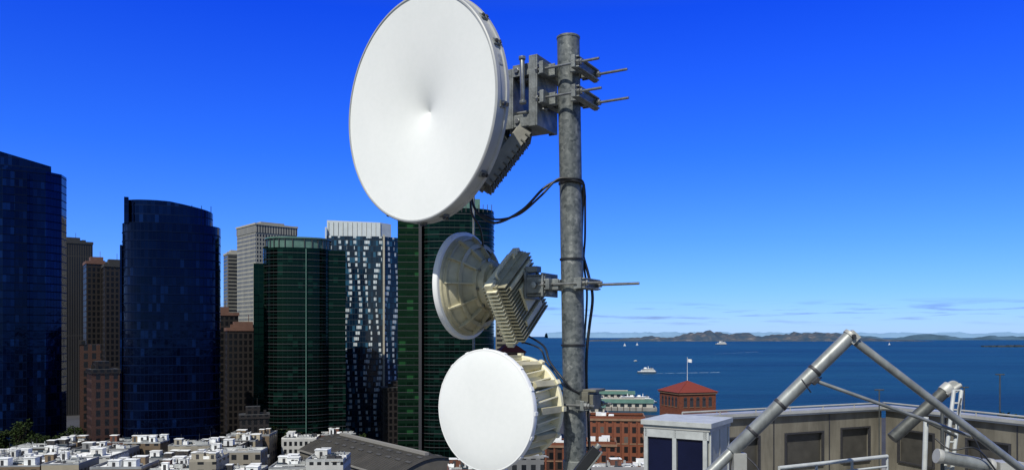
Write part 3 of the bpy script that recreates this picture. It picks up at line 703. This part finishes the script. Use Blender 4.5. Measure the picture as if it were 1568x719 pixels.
# ---- lower dish facing the viewer's left
low=empty('microwave_dish_antenna',(-.128,3.75,EYE-.353))
a=math.radians(37); nl=Vector((-math.sin(a),-math.cos(a),0)); ul=Vector((math.cos(a),-math.sin(a),0)); LR=Matrix((ul,nl.cross(ul),nl)).transposed()
Cl=Vector((-.134,3.75,EYE-.356)); Rl=.290
b=MB(); pr=[(Rl*(1-i/20) if i<20 else .001, .018-.018*(1-i/20)**4) for i in range(21)]; pr[0]=(Rl,0)
b.lathe(pr,Cl,LR,0,128,True); child(b,'radome',low,[radome])
b=MB(); b.lathe([(Rl-.004,.0015),(Rl+.002,.002),(Rl+.004,-.003),(Rl+.004,-.026),(Rl-.006,-.03)],Cl,LR,0,128)
for k in range(16):
    t=k*math.pi/8; Rk=LR@Matrix.Rotation(t,3,'Z'); b.box(Cl+Rk@Vector((Rl+.005,0,-.015)),(.006,.018,.022),0,Rk)
child(b,'radome_rim',low,[white],.001)
b=MB(); pts=[(Rl-.006,-.03),(.268,-.06),(.250,-.085),(.225,-.10)]
b.lathe(pts,Cl,LR,0,96,True); ribs(b,Cl,LR@Matrix.Rotation(math.pi,3,'X'),[(r,-z) for r,z in pts],24,.006,.014,1)
b.lathe([(.215,-.10),(.205,-.285)],Cl,LR,0,64)
for k in range(30):
    t=2*math.pi*k/30; Rk=LR@Matrix.Rotation(t,3,'Z'); b.box(Cl+Rk@Vector((.224,0,-.192)),(.044,.006,.18),0,Rk@Matrix.Rotation(.12,3,'X'))
b.lathe([(.205,-.280),(.250,-.283),(.256,-.287),(.256,-.305),(.250,-.310),(.16,-.312),(.15,-.335),(.0,-.335)],Cl,LR,0,96)
for k in range(12):
    t=2*math.pi*k/12; Rk=LR@Matrix.Rotation(t,3,'Z'); b.box(Cl+Rk@Vector((.244,0,-.200)),(.030,.030,.17),1,Rk); b.hexnut(Cl+Rk@Vector((.243,0,-.284)),nl,.008,.01,2); b.hexnut(Cl+Rk@Vector((.243,0,-.309)),-nl,.008,.01,2)
    b.box(Cl+Rk@Vector((.262,0,-.296)),(.014,.022,.024),0,Rk)
child(b,'reflector_and_heatsink',low,[creaml,cream,steel])
b=MB(); rc=Cl-nl*.365+Vector((0,0,-.02)); RB=LR@Matrix.Rotation(math.radians(30),3,'Z')
b.box(rc,(.20,.22,.05),0,RB)
for i in range(12): b.box(rc+RB@Vector((0,-.10+.018*i,-.04)),(.19,.005,.03),0,RB)
child(b,'radio_unit',low,[creaml],.001)
clamp(low,-.345,(.15,.17),'pole_clamp',.20,.085)
b=MB()
b.box(rg(-.14,0,-.345),(.10,.13,.012),0,RIG); b.box(rg(-.14,0,-.285),(.10,.13,.010),0,RIG); b.box(rg(-.17,0,-.315),(.012,.13,.11),0,RIG)
b.box(rg(.10,-.02,-.300),(.035,.14,.05),0,RIG); b.box(rg(.12,-.02,-.27),(.07,.12,.012),0,RIG); b.box(rg(.13,-.03,-.325),(.02,.10,.07),0,RIG)
child(b,'mount_bracket',low,[simple('aged_bracket',(.17,.165,.13),.6,.3,20,.4),steel],.002)
# ---- cables
cab=empty('coaxial_cable',(.3,3.9,EYE+.4)); b=MB()
b.tube([D(722,285,4.05),D(724,312,4.0),D(738,333,3.98),D(762,342,3.97),D(800,324,3.94),D(832,292,3.93),D(856,280,3.935),D(880,281,3.93),D(893,284,3.97)],.0065,0)
b.tube([D(735,325,4.05),D(760,336,4.0),D(795,330,3.95),D(828,303,3.93),D(852,279,3.93),D(874,278,3.925),D(891,280,3.96),D(896,300,4.0)],.0055,0)
b.tube([D(893,284,3.97),D(892,330,4.02),D(892,380,4.03),D(902,420,4.03),D(908,455,4.02),D(903,500,4.02),D(899,540,4.02),D(899,590,4.03),D(902,640,4.03),D(905,760,4.03)],.0075,0)
b.tube([D(896,300,4.0),D(897,360,4.04),D(895,400,4.04),D(900,450,4.04),D(896,520,4.04),D(893,600,4.05)],.0055,0)
b.tube([oc+c1*-.03-z1*.23,D(834,530,4.1),D(842,553,4.02),D(858,575,3.95),D(872,592,3.94),D(885,600,3.945)],.0055,0)
b.tube([oc+c1*-.09-z1*.23,D(828,534,4.12),D(838,555,4.1),D(852,572,4.05),D(868,600,4.02)],.0045,0)
b.tube([D(723,283,4.1),D(720,300,4.05),D(722,325,4.05),D(734,345,4.1),D(737,370,4.3)],.006,0)
child(b,'cable_runs',cab,[black])
b=MB(); Rb=Matrix.Rotation(math.radians(38),3,'Y'); pc=D(893,700,3.86)
b.box(pc,(.045,.045,.17),0,Rb); b.box(pc+Rb@Vector((.028,-.01,.0)),(.008,.05,.18),1,Rb); b.cyl(pc+Rb@Vector((0,0,.08)),pc+Rb@Vector((0,0,.11)),.014,1,12); b.cyl(pc-Rb@Vector((0,0,.08)),pc-Rb@Vector((0,0,.3)),.012,0,12)
b.lathe([(.060,-.03),(.064,-.028),(.064,.028),(.060,.03)],(polex(-.66),4,EYE-.66),Matrix.Identity(3),1,32)
b.obj('surge_arrestor',[black,galv2],bevel=.002)
b=MB(); b.cyl((-.245,5.0,EYE-1.65),(-.245,5.0,EYE+.95),.008,0,12); b.cyl((-.245,5.0,EYE-1.65),(-.245,5.0,EYE-1.60),.06,0,12); b.obj('lightning_rod',[galv2])
# ================================================================== neighbouring rooftop on the right
m,nt,b=new_mat('weathered_concrete'); concrete=m
o=OBJ(nt); n1=NOISE(nt,SCALEV(nt,o,(2.2,2.2,.35)),1.0,6,.65); n2=NOISE(nt,o,.7,5)
f=MA(nt,'ADD',MA(nt,'MULTIPLY',n1,.55),MA(nt,'MULTIPLY',n2,.45))
nt.links.new(RAMP(nt,f,[(.34,(.070,.064,.049)),(.50,(.145,.133,.103)),(.66,(.225,.207,.163))]),b.inputs['Base Color']); b.inputs['Roughness'].default_value=.9
coping=simple('metal_coping',(.40,.40,.37),.5,.2,1.5,.25)
alu=simple('aluminium_tube',(.25,.265,.26),.45,.3,4,.4,.15,streak=(1,1,.4))
alud=simple('shade_painted_tube',(.075,.08,.075),.55,.3,8,.35)  # tube colour darkened to stand in for shade
glassd=simple('dark_window_glass',(.006,.009,.035),.06,0,.6,.4)
framew=simple('white_window_frame',(.42,.44,.43),.5,0,4,.2)
build=empty('rooftop_penthouse_building',(9,20,0))
b=MB(); b.prism([(2.6,13),(22,13),(22,30),(2.6,30)],0,55,0,1); child(b,'main_block',build,[creamgrid,roofg])
def wallseg(p0,p1,z0,z1,th,openings,b,matw=0,cop=1):
    p0=Vector((p0[0],p0[1],0)); p1=Vector((p1[0],p1[1],0)); d=(p1-p0); Lw=d.length; d.normalize(); nrm=Vector((d.y,-d.x,0))
    R=Matrix((d,-nrm,Vector((0,0,1)))).transposed()
    def bx(s0,s1,za,zb,t0,t1,m): b.box(p0+d*(s0+s1)/2+nrm*((t0+t1)/2)+Vector((0,0,(za+zb)/2)),(s1-s0,t1-t0,zb-za),m,R)
    s=0
    for (o0,o1,q0,q1) in openings:
        bx(s,o0,z0,z1,-th,0,matw); bx(o0,o1,z0,q0,-th,0,matw); bx(o0,o1,q1,z1,-th,0,matw)
        bx(o0,o1,q0,q1,-th*.5,-th*.4,2)
        f=.055
        bx(o0-.02,o0+f,q0,q1,-.04,.02,3); bx(o1-f,o1+.02,q0,q1,-.04,.02,3); bx(o0+f,o1-f,q1-f,q1,-.04,.02,3); bx(o0+f,o1-f,q0,q0+f,-.04,.05,3)
        s=o1
    bx(s,Lw,z0,z1,-th,0,matw)
    bx(-.1,Lw+.1,z1,z1+.09,-th-.06,.16,cop); bx(-.1,Lw+.1,z1-.06,z1-.002,.003,.12,cop)
    k=1.15
    while k<Lw-.3:
        if not any(o[0]-.1<k<o[1]+.1 for o in openings): bx(k-.02,k+.02,z0,z1-.07,.0,.012,4)
        k+=1.15
b=MB()
wallseg((4.9,22.65),(12.26,26.0),55,57.60,.3,[(1.5,2.9,55.9,56.98),(3.9,5.5,55.9,57.0),(6.25,7.55,55.9,57.05)],b)
wallseg((12.40,26.0),(15.85,16.6),55,57.60,.3,[(.5,1.9,55.9,57.0),(3.0,4.4,55.9,57.0),(5.4,6.8,55.9,57.0),(7.8,9.2,55.9,57.0)],b)
child(b,'parapet_walls',build,[concrete,coping,simple('louvre_grey_panel',(.055,.052,.045),.6,0,3,.3),darkm,darkm],.006)
b=MB(); z=57.80
b.cyl((4.9,22.55,z),(12.3,25.9,z),.028,0,10); b.cyl((12.3,25.9,z),(15.85,16.5,z),.028,0,10)
for t in [i/6 for i in range(7)]:
    b.cyl((4.9+7.4*t,22.55+3.35*t,57.68),(4.9+7.4*t,22.55+3.35*t,z),.02,0,8); b.cyl((12.3+3.55*t,25.9-9.4*t,57.68),(12.3+3.55*t,25.9-9.4*t,z),.02,0,8)
child(b,'parapet_rail',build,[coping])
b=MB(); yaw=-.57; RZ=Matrix.Rotation(yaw,3,'Z'); o=Vector((3.70,16.5,0))
def sb(c,s,m): b.box(o+RZ@Vector(c),s,m,RZ)
hz=58.24
sb((0,0,(55+hz)/2-.1),(1.30,1.24,hz-55-.2),3)
sb((0,-.02,hz-.02),(1.50,1.42,.10),0); sb((0,-.02,hz-.11),(1.42,1.34,.07),1)
for x in(-.66,-.04,.60): sb((x,-.645,56.55),(.085,.07,3.1),0)
sb((0,-.65,hz-.235),(1.36,.06,.17),0); sb((0,-.643,57.1),(1.3,.045,.05),0)
for x in(-.35,.28): sb((x,-.625,56.6),(.53,.02,3.0),2)
sb((.672,-.02,56.6),(.03,1.22,3.1),4); sb((.69,-.60,56.6),(.035,.05,3.1),0); sb((.69,.0,56.6),(.02,.04,3.1),1); sb((.69,.55,56.6),(.035,.06,3.1),0)
child(b,'glazed_stair_enclosure',build,[framew,coping,glassd,alud,simple('white_panel',(.36,.37,.34),.5,0,2,.22)],.004)
b=MB()
b.cyl((4.5,13.2,57.78),(6.75,14.1,57.84),.035,0,12)
b.cyl((4.5,13.2,57.60),(6.75,14.1,57.66),.02,0,12)
for t in(0,.33,.66,1): b.cyl((4.5+2.25*t,13.2+.9*t,55),(4.5+2.25*t,13.2+.9*t,57.80),.022,0,10)
b.obj('guard_rail',[framew])
dv=empty('roof_davit_frame',(5.2,12,60))
b=MB()
A_=Vector((3.42,12.2,58.20)); B_=Vector((5.18,12,60.0)); 
b.cyl(A_,B_,.105,0,32); dd=(B_-A_).normalized()
b.cyl(B_-dd*.02,B_+dd*.035,.118,1,32)
b.cyl(A_-dd*2.6,A_,.085,0,24)
for t in(.42,1.02,1.75): b.cyl(A_+dd*t,A_+dd*(t+.05),.115,2,24)
B2=Vector((5.24,12.0,59.93)); C2=Vector((8.25,12.3,57.72)); b.cyl(B2,C2,.062,0,24)
b.cyl((4.62,11.95,59.32),(7.25,12.4,58.42),.028,0,14)
b.box(B_+Vector((.02,-.02,-.02)),(.14,.16,.16),1,frame3(dd)); b.cyl(B_+Vector((0,-.15,0)),B_+Vector((0,.15,0)),.03,2,14)
b.box((4.60,11.88,59.32),(.12,.06,.12),2,frame3(dd)); b.box(A_+Vector((.10,-.05,-.16)),(.20,.16,.30),1); b.box(A_+Vector((.10,-.15,-.36)),(.10,.08,.2),2)
b.cyl((4.42,11.8,59.26),(4.78,12.1,59.36),.012,2,8); b.cyl((4.52,11.85,59.15),(4.36,11.8,59.35),.01,2,8)
b.tube([(3.6,12.0,58.15),(3.75,11.9,57.95),(3.66,11.9,57.7),(3.5,11.95,57.6)],.012,2)
child(b,'main_struts',dv,[alu,coping,darkm],.003)
b=MB()
b.cyl((8.25,17.0,57.78),(9.42,17.0,58.83),.13,0,28); b.cyl((9.36,17,58.78),(9.50,17,58.90),.145,1,28); b.cyl((9.36,16.9,58.75),(9.68,16.9,58.95),.045,1,16)
b.lathe([(.13,-.05),(.14,0),(.13,.05)],(9.54,16.95,58.90),frame3((0,1,0)),1,24,capA=True,capB=True)
for sx in(-.06,.1): b.cyl((9.42+sx,16.6,58.85),(8.9+sx,16.2,56.4),.04,2,14)
for k in range(9): t=k/9; b.cyl((9.36-.52*t,16.6-.4*t,58.85-2.4*t),(9.52-.52*t,16.6-.4*t,58.85-2.4*t),.02,2,8)
b.cyl((8.72,16.5,58.3),(8.6,16.4,56.3),.05,2,14); b.cyl((8.95,16.3,58.45),(8.95,16.3,56.4),.035,0,12); b.cyl((8.7,16.4,58.2),(9.3,16.4,57.9),.03,0,12)
b.cyl((8.7,16,57.55),(9.75,16,57.35),.13,4,24); b.cyl((9.7,16,57.36),(9.8,16,57.34),.16,1,24); b.cyl((8.66,16,57.56),(8.76,16,57.54),.15,1,24)
b.box((10.1,16,57.15),(.5,.4,.6),1); b.cyl((9.7,16.1,57.0),(11.2,15.6,57.5),.04,2,12); b.cyl((9.5,15.5,57.1),(11.5,15.2,57.15),.06,4,14); b.box((9.9,15.3,56.95),(1.5,.1,.1),2)
b.tube([(8.7,16.1,57.9),(8.9,15.9,57.7),(9.3,15.8,57.75),(9.6,15.8,57.5),(9.9,15.7,57.0)],.018,3); b.tube([(9.4,16.4,58.7),(9.25,16.2,58.3),(9.5,16,57.8),(9.6,15.9,57.2)],.014,3)
child(b,'winch_arm_and_ladder',dv,[alud,coping,framew,black,alu],.003)
b=MB()
for (x,y,zt) in ((11.95,25.5,58.25),(16.5,26.5,58.7),(15.0,26.0,58.3)):
    b.cyl((x,y,55),(x,y,zt),.02,0,8); b.cyl((x-.15,y,zt),(x+.15,y,zt),.02,0,8)
b.obj('vent_mast',[alud])
put_tree(2,15.9,24.5,55,.20)
print('objects',len(bpy.data.objects))
